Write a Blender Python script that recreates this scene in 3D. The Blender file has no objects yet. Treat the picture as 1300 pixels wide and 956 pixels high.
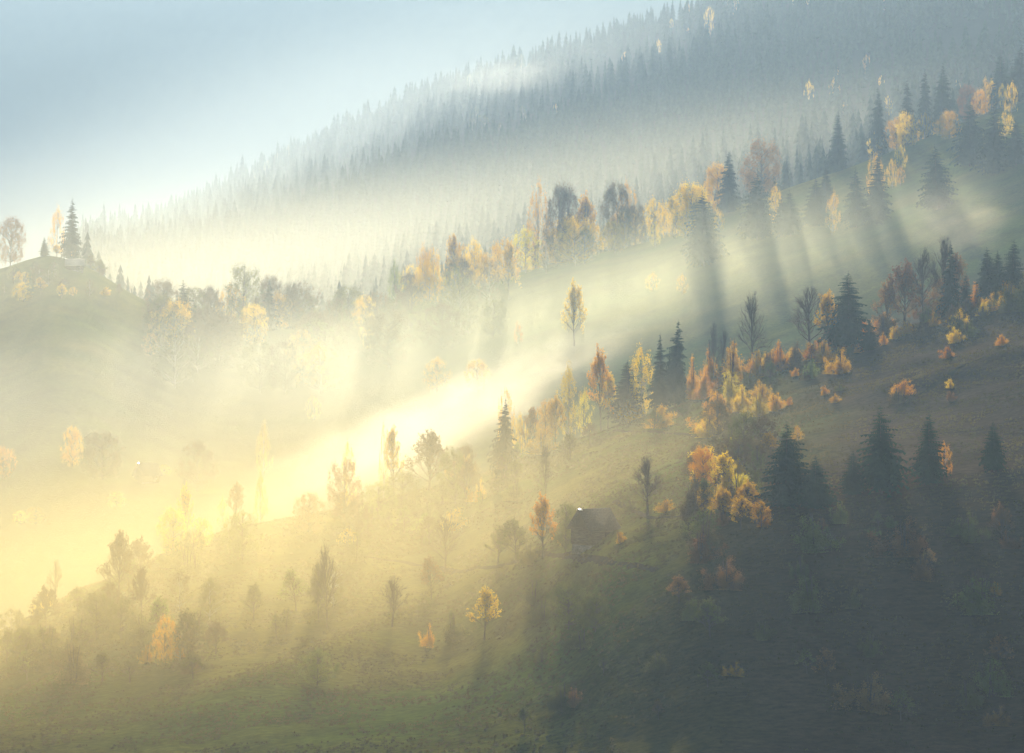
import bpy, math, random
import numpy as np
from mathutils import Vector, Matrix

random.seed(7)
rng = np.random.default_rng(7)
scene = bpy.context.scene
COL = scene.collection
F = 2932.0            # focal length in photo pixels (1300 wide)
CX, CY = 650.0, 478.0

# ------------------------------------------------------------------ helpers
def mk_mesh(name, verts, quads=None, tris=None, smooth=False):
    me = bpy.data.meshes.new(name)
    verts = np.asarray(verts, dtype=np.float32).reshape(-1, 3)
    nq = 0 if quads is None else len(quads)
    nt = 0 if tris is None else len(tris)
    loops, starts = [], []
    if nq: loops.append(np.asarray(quads, dtype=np.int32).ravel())
    if nt: loops.append(np.asarray(tris, dtype=np.int32).ravel())
    loops = np.concatenate(loops)
    starts = np.concatenate([np.arange(nq) * 4, nq * 4 + np.arange(nt) * 3]).astype(np.int32)
    me.vertices.add(len(verts)); me.vertices.foreach_set('co', verts.ravel())
    me.loops.add(len(loops)); me.loops.foreach_set('vertex_index', loops)
    me.polygons.add(nq + nt); me.polygons.foreach_set('loop_start', starts)
    me.update(calc_edges=True)
    if smooth: me.polygons.foreach_set('use_smooth', np.ones(nq + nt, dtype=bool))
    me.validate()
    return me

def link(name, me, mat=None, parent=None):
    o = bpy.data.objects.new(name, me); COL.objects.link(o)
    if mat is not None and me is not None and not me.materials: me.materials.append(mat)
    if parent is not None: o.parent = parent
    return o

def tag(o, label=None, cat=None, group=None, kind=None):
    if label: o['label'] = label
    if cat: o['category'] = cat
    if group: o['group'] = group
    if kind: o['kind'] = kind
    return o

def vnoise(x, y, seed=0):
    x = np.asarray(x, dtype=np.float64); y = np.asarray(y, dtype=np.float64)
    xi = np.floor(x).astype(np.int64); yi = np.floor(y).astype(np.int64)
    fx = x - xi; fy = y - yi
    fx = fx * fx * (3 - 2 * fx); fy = fy * fy * (3 - 2 * fy)
    def h(a, b):
        n = (a * 374761393 + b * 668265263 + seed * 1442695041) & 0x7fffffff
        n = ((n ^ (n >> 13)) * 1274126177) & 0x7fffffff
        n = n ^ (n >> 16)
        return (n & 0xffff) / 65535.0 * 2 - 1
    a = h(xi, yi); b = h(xi + 1, yi); c = h(xi, yi + 1); d = h(xi + 1, yi + 1)
    return (a * (1 - fx) + b * fx) * (1 - fy) + (c * (1 - fx) + d * fx) * fy

def fbm(x, y, oct=4, seed=0):
    s = 0; a = 1.0; f = 1.0; t = 0
    for i in range(oct):
        s = s + a * vnoise(x * f, y * f, seed + i * 17); t += a; a *= .5; f *= 2.03
    return s / t

# ------------------------------------------------------------------ materials
def new_mat(name):
    m = bpy.data.materials.new(name); m.use_nodes = True
    nt = m.node_tree
    for n in list(nt.nodes): nt.nodes.remove(n)
    out = nt.nodes.new('ShaderNodeOutputMaterial')
    return m, nt, out

def N(nt, typ, **kw):
    n = nt.nodes.new(typ)
    for k, v in kw.items():
        if k.startswith('i_'):
            n.inputs[k[2:].replace('_', ' ')].default_value = v
        else: setattr(n, k, v)
    return n

def leaf_mat(name, c1, c2, transl=0.5, hue=.015, nscale=.35):
    m, nt, out = new_mat(name)
    geo = N(nt, 'ShaderNodeNewGeometry')
    noi = N(nt, 'ShaderNodeTexNoise'); noi.inputs['Scale'].default_value = nscale; noi.inputs['Detail'].default_value = 3
    nt.links.new(geo.outputs['Position'], noi.inputs['Vector'])
    ramp = N(nt, 'ShaderNodeValToRGB')
    ramp.color_ramp.elements[0].position = .32; ramp.color_ramp.elements[1].position = .68
    ramp.color_ramp.elements[0].color = (*c1, 1); ramp.color_ramp.elements[1].color = (*c2, 1)
    nt.links.new(noi.outputs['Fac'], ramp.inputs['Fac'])
    oi = N(nt, 'ShaderNodeObjectInfo')
    hs = N(nt, 'ShaderNodeHueSaturation')
    mr = N(nt, 'ShaderNodeMapRange'); mr.inputs['To Min'].default_value = .5 - hue; mr.inputs['To Max'].default_value = .5 + hue
    nt.links.new(oi.outputs['Random'], mr.inputs['Value']); nt.links.new(mr.outputs[0], hs.inputs['Hue'])
    mv = N(nt, 'ShaderNodeMapRange'); mv.inputs['To Min'].default_value = .75; mv.inputs['To Max'].default_value = 1.2
    nt.links.new(oi.outputs['Random'], mv.inputs['Value']); nt.links.new(mv.outputs[0], hs.inputs['Value'])
    nt.links.new(ramp.outputs['Color'], hs.inputs['Color'])
    d = N(nt, 'ShaderNodeBsdfDiffuse'); t = N(nt, 'ShaderNodeBsdfTranslucent')
    mix = N(nt, 'ShaderNodeMixShader'); mix.inputs[0].default_value = transl
    nt.links.new(hs.outputs[0], d.inputs['Color']); nt.links.new(hs.outputs[0], t.inputs['Color'])
    nt.links.new(d.outputs[0], mix.inputs[1]); nt.links.new(t.outputs[0], mix.inputs[2])
    nt.links.new(mix.outputs[0], out.inputs['Surface'])
    return m

def wood_mat(name, c1, c2, sx=6, sz=1.2, rough=.85):
    m, nt, out = new_mat(name)
    tc = N(nt, 'ShaderNodeTexCoord'); mp = N(nt, 'ShaderNodeMapping'); mp.inputs['Scale'].default_value = (sx, sx, sz)
    noi = N(nt, 'ShaderNodeTexNoise'); noi.inputs['Scale'].default_value = 1.0; noi.inputs['Detail'].default_value = 5
    nt.links.new(tc.outputs['Object'], mp.inputs[0]); nt.links.new(mp.outputs[0], noi.inputs['Vector'])
    ramp = N(nt, 'ShaderNodeValToRGB')
    ramp.color_ramp.elements[0].position = .35; ramp.color_ramp.elements[1].position = .65
    ramp.color_ramp.elements[0].color = (*c1, 1); ramp.color_ramp.elements[1].color = (*c2, 1)
    nt.links.new(noi.outputs['Fac'], ramp.inputs['Fac'])
    p = N(nt, 'ShaderNodeBsdfPrincipled'); p.inputs['Roughness'].default_value = rough; p.inputs['Specular IOR Level'].default_value = .1
    nt.links.new(ramp.outputs['Color'], p.inputs['Base Color'])
    b = N(nt, 'ShaderNodeBump'); b.inputs['Strength'].default_value = .5; b.inputs['Distance'].default_value = .05
    nt.links.new(noi.outputs['Fac'], b.inputs['Height']); nt.links.new(b.outputs[0], p.inputs['Normal'])
    nt.links.new(p.outputs[0], out.inputs['Surface'])
    return m

M = {}
M['spruce'] = leaf_mat('spruce_needles', (.014, .032, .016), (.035, .060, .026), .12, .01)
M['gold']   = leaf_mat('gold_leaves',   (.56, .31, .018), (.72, .47, .03), .62)
M['yellow'] = leaf_mat('yellow_leaves', (.50, .38, .02), (.72, .57, .04), .62)
M['orange'] = leaf_mat('orange_leaves', (.55, .22, .012), (.68, .36, .02), .6)
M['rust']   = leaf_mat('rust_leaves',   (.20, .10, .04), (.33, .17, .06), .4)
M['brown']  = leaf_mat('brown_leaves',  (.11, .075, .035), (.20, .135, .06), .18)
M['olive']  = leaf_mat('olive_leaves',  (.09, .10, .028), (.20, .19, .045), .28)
M['green']  = leaf_mat('green_leaves',  (.10, .14, .03), (.26, .28, .06), .5)
M['bark']   = wood_mat('dark_bark', (.06, .045, .035), (.14, .11, .085))
M['birchbark'] = wood_mat('birch_bark', (.12, .10, .08), (.42, .39, .34), 2, 5)
M['twig']   = wood_mat('twig_bark', (.07, .05, .04), (.13, .095, .075))

# ------------------------------------------------------------------ terrain
PX = np.array([-1600, -500, -100, 0, 60, 100, 140, 200, 300, 430, 560, 640, 720, 800, 870, 950, 1050, 1150, 1300, 1500, 2000, 2900], float)
C1 = np.array([1000, 920, 820, 797, 765, 742, 728, 704, 662, 640, 612, 585, 556, 530, 508, 474, 440, 410, 368, 330, 300, 300], float)
D1 = np.array([430, 440, 450, 455, 455, 458, 462, 470, 485, 500, 520, 525, 525, 520, 515, 512, 508, 505, 495, 480, 440, 420], float)
PX2 = np.array([-1600, -500, 0, 60, 110, 180, 250, 330, 430, 560, 700, 830, 900, 1000, 1100, 1200, 1300, 1600, 2900], float)
C2 = np.array([430, 380, 332, 312, 325, 365, 395, 410, 405, 368, 332, 302, 272, 238, 203, 163, 120, 30, -100], float)
PX3 = np.array([-1600, -500, 0, 80, 110, 180, 250, 350, 450, 550, 650, 700, 830, 1000, 1300, 1600, 2900], float)
C3 = np.array([480, 430, 352, 325, 300, 290, 262, 212, 168, 118, 88, 72, 34, -30, -150, -250, -400], float)

def terr_profile(px):
    """control points (distance, height) along one sight line column"""
    c1 = np.interp(px, PX, C1); d1 = np.interp(px, PX, D1)
    c2 = np.interp(px, PX2, C2); c3 = np.interp(px, PX3, C3)
    v = lambda y: (CY - y) / F
    dn = np.interp(px, [0, 650, 900, 1300], [330, 300, 285, 285])
    dm = np.interp(px, [0, 560, 780, 1000, 1300], [.5, .5, .24, .25, .28])
    ds = [np.zeros_like(px), np.full_like(px, 40.), np.full_like(px, 190.), dn, dn + dm * (d1 - dn), d1, d1 + 60, d1 + 120, np.full_like(px, 730.), np.full_like(px, 930.),
          np.full_like(px, 1060.), np.full_like(px, 1650.), np.full_like(px, 2100.), np.full_like(px, 3000.)]
    yb = 960.
    ym = .5 * (yb + c1) + np.interp(px, [0, 400, 560, 780, 900, 1000, 1300], [0, -8, -10, -46, -58, -66, -54])
    zs = [np.full_like(px, -1.8), np.full_like(px, -26.), np.full_like(px, -66.), dn * v(yb), (dn + dm * (d1 - dn)) * v(ym), d1 * v(c1),
          (d1 + 60) * v(c1 + np.interp(px, [0, 400, 900, 1300], [55, 30, 22, 30])), (d1 + 120) * v(c1 + np.interp(px, [0, 400, 900, 1300], [70, 40, 20, 20])),
          730 * v(np.minimum(c2 + np.interp(px, [0, 300, 700, 1300], [230, 190, 150, 165]), c1 + 60)), 930 * v(c2), 1060 * v(c2 + np.interp(px, [0, 200, 400, 1300], [40, 60, 20, 12])),
          1650 * v(c3), 2100 * v(c3 + 60), 3000 * v(np.full_like(px, -42.))]
    return np.array(ds), np.array(zs)

dd = np.concatenate([np.arange(0, 250, 12.), np.arange(250, 640, 1.6), np.arange(640, 1000, 4.), np.arange(1000, 1800, 9.), np.arange(1800, 3400, 22.)])
uu = np.concatenate([np.linspace(-.75, -.27, 40)[:-1], np.linspace(-.27, .27, 440), np.linspace(.27, .75, 40)[1:]])
dg = np.arange(0, 3401, 2.0)          # uniform grid to build and blur
pxs = CX + uu * F
DS, ZS = terr_profile(pxs)
Zu = np.empty((len(dg), len(uu)))
for j in range(len(uu)):
    Zu[:, j] = np.interp(dg, DS[:, j], ZS[:, j])
def blur(a, w, axis):
    k = np.hanning(w + 2)[1:-1]; k /= k.sum()
    pad = [(0, 0), (0, 0)]; pad[axis] = (w // 2, w // 2)
    b = np.pad(a, pad, mode='edge')
    return np.apply_along_axis(lambda r: np.convolve(r, k, mode='valid'), axis, b)
Zb = blur(Zu, 25, 0)
Zb2 = blur(Zu, 61, 0)
wfar = np.clip((dg - 560) / 120, 0, 1)[:, None]
Zb = Zb * (1 - wfar) + Zb2 * wfar
Zb = blur(Zb, 15, 1)
Zb[0:3, :] = -1.8
Zg = np.empty((len(dd), len(uu)))
for j in range(len(uu)):
    Zg[:, j] = np.interp(dd, dg, Zb[:, j])
DD, UU = np.meshgrid(dd, uu, indexing='ij')
X = UU * np.maximum(DD, 30); Y = DD.copy()
relief = np.clip((DD - 120) / 150, 0, 1)
Zg = Zg + relief * (2.2 * fbm(X / 75., Y / 60., 3, 3) + .45 * fbm(X / 20., Y / 13., 3, 9))
near = relief * np.clip((700 - DD) / 100, 0, 1)
warp = 10 * fbm(X / 60., Y / 60., 2, 31)
Zg += near * (.34 * fbm(X / 5., Y / 3., 4, 5) + .16 * np.sin((Zg * 2.2 + warp * .35)) * (.5 + .5 * fbm(X / 40, Y / 30, 2, 77)))
def ridge_fold(Zg, p, q, amp, wid):          # soft ridge along a line between two ground points
    (x0, y0), (x1, y1) = p, q
    dx, dy = x1 - x0, y1 - y0; L = math.hypot(dx, dy)
    t = ((X - x0) * dx + (Y - y0) * dy) / L ** 2; s = ((X - x0) * dy - (Y - y0) * dx) / L
    fade = np.clip(t * 4 + .5, 0, 1) * np.clip((1 - t) * 4 + .5, 0, 1)
    return Zg + amp * .6 * fade * np.exp(-(s / wid) ** 2)
FOLDS = [((-44, 345), (-8, 420), 3.0, 7), ((-90, 352), (-55, 410), 2.6, 7), ((-10, 395), (40, 405), 1.8, 6), ((60, 430), (140, 440), 1.6, 5)]
for p, q, a, w in FOLDS: Zg = ridge_fold(Zg, p, q, a, w)
spread = (dd[:, None] < 30)
nd, nu = Zg.shape
idx = np.arange(nd * nu).reshape(nd, nu)
quads = np.stack([idx[:-1, :-1], idx[:-1, 1:], idx[1:, 1:], idx[1:, :-1]], -1).reshape(-1, 4)
gme = mk_mesh('ground', np.stack([X, Y, Zg], -1), quads, smooth=True)
PXG = CX + UU * F
# ground cover kind: green pasture / dry pasture / forest floor (what grows there), then a painted shade tint
green = np.array([.055, .082, .011]); green2 = np.array([.10, .095, .017]); dry = np.array([.062, .045, .030]); floor = np.array([.030, .036, .022])
n1 = fbm(X / 38., Y / 26., 4, 41)[..., None]; n2 = fbm(X / 9., Y / 5., 3, 51)[..., None]
w1 = np.clip(.5 + 1.3 * n1, 0, 1)
colr = green * (1 - w1) + green2 * w1
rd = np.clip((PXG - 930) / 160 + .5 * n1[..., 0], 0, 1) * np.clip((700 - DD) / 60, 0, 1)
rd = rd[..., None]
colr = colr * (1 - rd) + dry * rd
shade_tint = (np.clip((PXG - 700) / 380 + .4 * n1[..., 0], 0, 1) * np.clip((372 - DD) / 30 + .4 * n1[..., 0], 0, 1))[..., None]  # shade of the lower right slope painted into the ground colour
colr = colr * (1 - shade_tint) + np.array([.058, .036, .017]) * shade_tint
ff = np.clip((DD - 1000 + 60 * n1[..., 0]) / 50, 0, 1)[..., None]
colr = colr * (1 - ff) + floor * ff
colr = colr * (1 + .35 * n2)
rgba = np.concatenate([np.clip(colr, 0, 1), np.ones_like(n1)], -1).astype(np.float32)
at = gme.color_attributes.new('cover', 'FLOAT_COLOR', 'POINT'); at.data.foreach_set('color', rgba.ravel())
m, nt, out = new_mat('pasture')
va = N(nt, 'ShaderNodeVertexColor', layer_name='cover')
geo = N(nt, 'ShaderNodeNewGeometry')
mp = N(nt, 'ShaderNodeMapping'); mp.inputs['Scale'].default_value = (.5, 1.2, 1.2)
nz = N(nt, 'ShaderNodeTexNoise'); nz.inputs['Scale'].default_value = 1.3; nz.inputs['Detail'].default_value = 6; nz.inputs['Roughness'].default_value = .7
nt.links.new(geo.outputs['Position'], mp.inputs[0]); nt.links.new(mp.outputs[0], nz.inputs['Vector'])
mr = N(nt, 'ShaderNodeMapRange'); mr.inputs['From Min'].default_value = .3; mr.inputs['From Max'].default_value = .7; mr.inputs['To Min'].default_value = .6; mr.inputs['To Max'].default_value = 1.45
nt.links.new(nz.outputs['Fac'], mr.inputs[0])
vm = N(nt, 'ShaderNodeVectorMath', operation='SCALE'); nt.links.new(va.outputs['Color'], vm.inputs[0]); nt.links.new(mr.outputs[0], vm.inputs['Scale'])
p = N(nt, 'ShaderNodeBsdfPrincipled'); p.inputs['Roughness'].default_value = 1; p.inputs['Specular IOR Level'].default_value = 0
nt.links.new(vm.outputs[0], p.inputs['Base Color'])
bp = N(nt, 'ShaderNodeBump'); bp.inputs['Strength'].default_value = 1; bp.inputs['Distance'].default_value = .5
nt.links.new(nz.outputs['Fac'], bp.inputs['Height']); nt.links.new(bp.outputs[0], p.inputs['Normal'])
nt.links.new(p.outputs[0], out.inputs['Surface'])
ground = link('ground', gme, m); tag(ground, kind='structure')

def gz(x, y):
    """terrain height by bilinear lookup"""
    u = x / max(y, 30.)
    i = np.clip(np.searchsorted(dd, y) - 1, 0, nd - 2); j = np.clip(np.searchsorted(uu, u) - 1, 0, nu - 2)
    a = min(max((y - dd[i]) / (dd[i + 1] - dd[i]), 0), 1); b = min(max((u - uu[j]) / (uu[j + 1] - uu[j]), 0), 1)
    return float((Zg[i, j] * (1 - b) + Zg[i, j + 1] * b) * (1 - a) + (Zg[i + 1, j] * (1 - b) + Zg[i + 1, j + 1] * b) * a)

LAY = {'n': (262, 560), 'm': (640, 960), 'f': (1000, 1640), 'v': (560, 720)}
def spot(px, py, layer):
    """where the sight line through a photo point meets the hillside of that layer"""
    u = (px - CX) / F; v = (CY - py) / F
    lo, hi = LAY[layer]
    best, bd = 1e9, lo
    prev = None
    for d in np.arange(lo, hi, 2.0):
        g = gz(u * d, d) - v * d
        if prev is not None and prev < 0 <= g: return u * d, d, gz(u * d, d)
        if abs(g) < best: best, bd = abs(g), d
        prev = g
    return u * bd, bd, gz(u * bd, bd)

# ------------------------------------------------------------------ tree meshes (unit height, unit crown width)
def tube(path, radii, sides=5):
    """verts, quads of a tapered tube along points"""
    path = [Vector(p) for p in path]; V = []; Q = []
    for i, p in enumerate(path):
        d = (path[min(i + 1, len(path) - 1)] - path[max(i - 1, 0)]).normalized()
        a = d.cross(Vector((.3, 1, .2))).normalized(); b = d.cross(a)
        for k in range(sides):
            t = 2 * math.pi * k / sides
            V.append(p + (a * math.cos(t) + b * math.sin(t)) * radii[i])
    for i in range(len(path) - 1):
        for k in range(sides):
            k2 = (k + 1) % sides
            Q.append((i * sides + k, i * sides + k2, (i + 1) * sides + k2, (i + 1) * sides + k))
    return V, Q

class Acc:
    def __init__(s): s.V = []; s.Q = []; s.T = []
    def add(s, V, Q=(), T=()):
        o = len(s.V); s.V.extend([tuple(v) for v in V]); s.Q.extend([tuple(i + o for i in q) for q in Q]); s.T.extend([tuple(i + o for i in t) for t in T])
    def mesh(s, name, smooth=False): return mk_mesh(name, s.V, s.Q or None, s.T or None, smooth)

def leaves(points, size, r, flat=0.3):
    """little folded leaf-clump quads at points (Nx3); size relative"""
    n = len(points)
    a = r.normal(size=(n, 3)); a /= np.linalg.norm(a, axis=1)[:, None]
    b = r.normal(size=(n, 3)); b -= (a * b).sum(1)[:, None] * a; b /= np.linalg.norm(b, axis=1)[:, None]
    s = size * r.uniform(.55, 1.35, n)[:, None]
    p = points
    V = np.stack([p - a * s, p - b * s * .55, p + a * s, p + b * s * .55], 1).reshape(-1, 3)
    Q = np.arange(n * 4).reshape(n, 4)
    return V, Q

def make_spruce(seed, whorls=34, droop=.35, lean=0, fat=1.0, gap=.06):
    r = random.Random(seed); miss = r.uniform(.05, .2)
    tr = Acc(); V, Q = tube([(0, 0, -.04), (0, 0, .3), (0, 0, .7), (0, 0, .99)], [.017, .014, .007, .0015], 6); tr.add(V, Q)
    cr = Acc()
    side = [r.uniform(.68, 1.15) for _ in range(8)]
    for w in range(whorls):
        t = w / (whorls - 1)
        z = gap + (1 - gap) * (t ** .92)
        rad = .5 * fat * ((1 - t) ** .78) * (.9 + .2 * math.sin(w * 1.9 + seed)) * min(1, .62 + t * 3) + .008
        nb = max(4, int(13 * (1 - t) + 4))
        off = r.uniform(0, 6.28)
        for k in range(nb):
            if r.random() < miss: continue
            an = off + 6.283 * k / nb + r.uniform(-.2, .2)
            L = rad * r.uniform(.68, 1.12) * side[int((an % 6.283) / 6.283 * 8) % 8]
            ca, sa = math.cos(an), math.sin(an)
            dz = -droop * L * r.uniform(.5, 1.1) * (1 - t * 1.3) * .35
            zz = z + r.uniform(-.012, .012)
            wd = (.05 + .10 * (1 - t)) * .5
            # bough: a spine with side sprays of needles
            n = 5 if L > .1 else 3
            spine = []
            for i in range(n + 1):
                s = i / n
                spine.append(Vector((ca * L * s, sa * L * s, zz + dz * s * s * 1.6 + .02 * (s - s * s))))
            for i in range(n):
                s = (i + .5) / n
                a, b = spine[i], spine[i + 1]
                h = L * .30 * (1 - s * .72) + .006
                for sg in (-1, 1):
                    tip = a.lerp(b, .9) + Vector((-sa, ca, 0)) * sg * h + Vector((0, 0, -h * r.uniform(.15, .75)))
                    cr.add([a, b, tip], T=[(0, 1, 2)])
                hang = a.lerp(b, .7) + Vector((0, 0, -h * r.uniform(.4, .85)))
                cr.add([a, b, hang], T=[(0, 1, 2)])
    V, Q = [], []
    cr.add([(-.006, 0, .95), (.006, 0, .95), (0, 0, 1.0)], T=[(0, 1, 2)]); cr.add([(0, -.006, .95), (0, .006, .95), (0, 0, 1.0)], T=[(0, 1, 2)])
    return tr.mesh('spruce_trunk'), cr.mesh('spruce_crown')

def branch_rec(acc, p, d, L, rad, depth, r, tips, spreadf=.5, up=.25, maxd=5):
    segs = 3 if depth < 3 else 2
    pts = [p]; dirn = d.copy()
    for i in range(segs):
        dirn = (dirn + Vector((r.gauss(0, .12), r.gauss(0, .12), r.gauss(0, .08) + up * .12))).normalized()
        pts.append(pts[-1] + dirn * L / segs)
    radii = [rad * (1 - .45 * i / segs) for i in range(segs + 1)]
    V, Q = tube(pts, radii, 5 if depth < 2 else 3); acc.add(V, Q)
    tips.append((tuple(pts[-1]), depth))
    if depth >= maxd: return
    n = r.choice([3, 3, 4]) if depth else 5
    for k in range(n):
        t = r.uniform(.35, 1.0) if k else 1.0
        i = min(int(t * segs), segs - 1); q = pts[i].lerp(pts[i + 1], t * segs - i)
        a = Vector((r.gauss(0, 1), r.gauss(0, 1), r.gauss(0, .6))); a = (a - dirn * a.dot(dirn)).normalized()
        nd_ = (dirn + a * spreadf * r.uniform(.6, 1.3) * (1 if k else .4) + Vector((0, 0, up * .15))).normalized()
        branch_rec(acc, q, nd_, L * r.uniform(.6, .82), rad * .62, depth + 1, r, tips, spreadf, up, maxd)

def norm_unit(meshes, h=1.0, wref=None):
    """scale meshes so that overall height = 1 and the crown width = 1"""
    allv = []
    for me in meshes:
        a = np.empty(len(me.vertices) * 3, np.float32); me.vertices.foreach_get('co', a); allv.append(a.reshape(-1, 3))
    cat = np.concatenate(allv)
    zt = cat[:, 2].max()
    rr = np.hypot(cat[:, 0], cat[:, 1]); w = 2 * np.percentile(rr, 97)
    for me, a in zip(meshes, allv):
        a = a.copy(); a[:, 2] /= zt; a[:, :2] /= w
        me.vertices.foreach_set('co', a.ravel()); me.update()

def make_bare(seed, spreadf=.55, up=.3, trunkh=.3, leafn=0, leafsize=.012):
    r = random.Random(seed); acc = Acc(); tips = []
    br = Acc()
    top = Vector((r.uniform(-.02, .02), r.uniform(-.02, .02), trunkh))
    pts = [Vector((0, 0, -.05)), Vector((0, 0, trunkh * .4)), top, top + Vector((r.uniform(-.03, .03), 0, .22)), top + Vector((r.uniform(-.05, .05), 0, .42))]
    V, Q = tube(pts, [.022, .017, .014, .009, .004], 7); acc.add(V, Q)
    nb = 18
    for k in range(nb):
        t = k / (nb - 1); z = trunkh * .75 + t * .42
        an = k * 2.4 + r.uniform(-.4, .4)
        sp = spreadf * (1.25 - .9 * t)
        d = Vector((math.cos(an) * sp, math.sin(an) * sp, .48 + .5 * t)).normalized()
        q = Vector((0, 0, z)) if z < trunkh else top.lerp(pts[4], min(1, (z - trunkh) / .42))
        branch_rec(br, q, d, .17 * (1.1 - .35 * t), .0075, 1, r, tips, .55, up, 4)
    a, b = acc.mesh('bare_trunk'), br.mesh('bare_branches')
    ms = [a, b]
    if leafn:
        rg = np.random.default_rng(seed); tp = np.array([t[0] for t in tips if t[1] >= 3])
        pk = tp[rg.integers(0, len(tp), leafn)] + rg.normal(0, .012, (leafn, 3))
        V, Q = leaves(pk, leafsize, rg); ms.append(mk_mesh('sparse_leaves', V, Q))
    norm_unit(ms); return ms

def make_leafy(seed, shape='round', n=5200, clumps=46, base=.22, leaf=.017, trunks=1):
    """broadleaf: trunk + limbs reaching into leaf clumps with gaps between them"""
    r = random.Random(seed); rg = np.random.default_rng(seed)
    cl = []
    stems = [(rg.uniform(-.36, .36), rg.uniform(-.36, .36), rg.uniform(.5, 1.0)) for _ in range(6)]
    for k in range(clumps):
        if shape == 'bush':
            sx_, sy_, sh_ = stems[k % 6]; t = rg.uniform(.02, 1)
            fx = rg.choice([.25, 1.]); p = np.array([sx_ * fx * (.75 + .3 * t) + rg.normal(0, .06), sy_ * fx * (.75 + .3 * t) + rg.normal(0, .06), sh_ * (.72 + .28 * (fx < 1)) * t])
            cl.append((p, rg.uniform(.09, .16) * (1.15 - .6 * t))); continue
        for _ in range(60):
            t = rg.uniform(0, 1); an = rg.uniform(0, 6.283)
            if shape == 'round': prof = math.sqrt(max(0, 1 - (2 * t - .92) ** 2 / 1.18))
            elif shape == 'column': prof = (.35 + .65 * math.sin(math.pi * min(1, t * .8 + .18))) * (1 if t < .75 else (1 - (t - .75) * 3.2))
            elif shape == 'cone': prof = (1 - t) ** .75 * min(1, .55 + 3 * t)
            else: prof = math.sqrt(max(0, 1 - t * t * .96))
            q = prof * math.sqrt(rg.uniform(.08, 1))
            p = np.array([.5 * q * math.cos(an) * .9, .5 * q * math.sin(an) * .9, base + (1 - base) * t * .97])
            if all(np.linalg.norm((p - c[0]) * np.array([1, 1, 1.2])) > .075 for c in cl): break
        cl.append((p, rg.uniform(.045, .12) * (1.0 if shape != 'column' else .8)))
    tr = Acc(); ns = trunks
    for s in range(ns):
        ox = 0 if ns == 1 else r.uniform(-.09, .09); oy = 0 if ns == 1 else r.uniform(-.06, .06)
        V, Q = tube([(ox * .4, oy * .4, -.05), (ox * .7, oy * .7, base * .8), (ox, oy, .55), (ox * 1.6, oy * 1.6, .9)], [.018, .014, .010, .002], 6); tr.add(V, Q)
    for c, rad in cl[::2]:
        z0 = max(base * .7, c[2] - .12 - .25 * math.hypot(c[0], c[1]))
        V, Q = tube([(0, 0, z0), (c[0] * .55, c[1] * .55, (z0 + c[2]) / 2), tuple(c)], [.007, .0045, .0015], 4); tr.add(V, Q)
    per = n // clumps; pts = []
    for c, rad in cl:
        k = int(per * (rad / .085) ** 2)
        d = rg.normal(size=(k, 3)); d /= np.linalg.norm(d, axis=1)[:, None]
        q = rg.uniform(.1, 1, k)[:, None] ** .6
        pts.append(c + d * q * rad * np.array([.85, .85, 1.5 if shape != 'round' else 1.15]) * (1 + .45 * rg.normal(size=(k, 1))))
    pts = np.concatenate(pts); pts[:, 2] = np.maximum(pts[:, 2], .01)
    V, Q = leaves(pts, leaf, rg)
    ms = [tr.mesh('trunk'), mk_mesh('crown', V, Q)]
    norm_unit(ms); return ms

PROT = {}
PROT['S'] = [make_spruce(s, 34 if s % 2 else 38, .35 + .12 * (s % 3), 0, 1, .04 + .03 * (s % 3)) for s in range(9)]
for pr in PROT['S']: norm_unit(list(pr))
PROT['R'] = [make_leafy(20 + s, 'round', 16000, 95, .12, .0095) for s in range(5)]
PROT['B'] = [make_leafy(40 + s, 'column', 9000, 60, .12, .0095) for s in range(5)]
PROT['L'] = [make_leafy(60 + s, 'cone', 8000, 56, .1, .009) for s in range(3)]
PROT['U'] = [make_leafy(80 + s, 'bush', 7000, 60, .02, .014, 5) for s in range(6)]
PROT['W'] = [make_bare(100 + s, .55 + .12 * (s % 3), .3, .26) for s in range(5)]
PROT['H'] = [make_bare(120 + s, .5 + .1 * (s % 2), .3, .22, 3600, .013) for s in range(4)]
MESHC = {}
def mesh_with(me, mat):
    k = (me.name, mat.name)
    if k not in MESHC:
        c = me.copy(); c.materials.clear(); c.materials.append(mat); MESHC[k] = c
    return MESHC[k]
KINDN = {'S': ('spruce_tree', 'spruce'), 'R': ('broadleaf_tree', 'tree'), 'B': ('birch_tree', 'birch'), 'L': ('larch_tree', 'larch'),
         'U': ('bush', 'bush'), 'W': ('bare_tree', 'tree'), 'H': ('thinning_tree', 'tree')}
cnt = [0]
def plant(kind, pal, x, y, z, h, w, label, group=None, variant=None):
    cnt[0] += 1
    pr = PROT[kind][(cnt[0] * 7 + 3) % len(PROT[kind]) if variant is None else variant]
    nm, cat = KINDN[kind]
    root = bpy.data.objects.new(nm, None); COL.objects.link(root)
    root.empty_display_size = 1
    root.location = (x, y, z - .01 * h); root.rotation_euler = (random.gauss(0, .025), random.gauss(0, .025), random.uniform(0, 6.28)); root.scale = (w, w, h)
    tag(root, label, cat, group)
    bark = M['birchbark'] if kind in 'BL' else (M['twig'] if kind in 'WHU' else M['bark'])
    link('stems' if kind == 'U' else 'trunk', mesh_with(pr[0], bark), None, root)
    if kind in 'WH':
        link('branches', mesh_with(pr[1], M['twig']), None, root)
        if kind == 'H': link('leaves', mesh_with(pr[2], M[pal]), None, root)
    else:
        link('crown', mesh_with(pr[1], M[pal]), None, root)
    return root

def plant_px(kind, pal, px, base, top, wpx, layer, label, group=None):
    x, y, z = spot(px, base, layer)
    ztop = (CY - top) / F * y
    h = max(ztop - z, 2.0)
    w = wpx / F * y
    return plant(kind, pal, x, y, z, h, w * 1.08, label, group)

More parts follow.
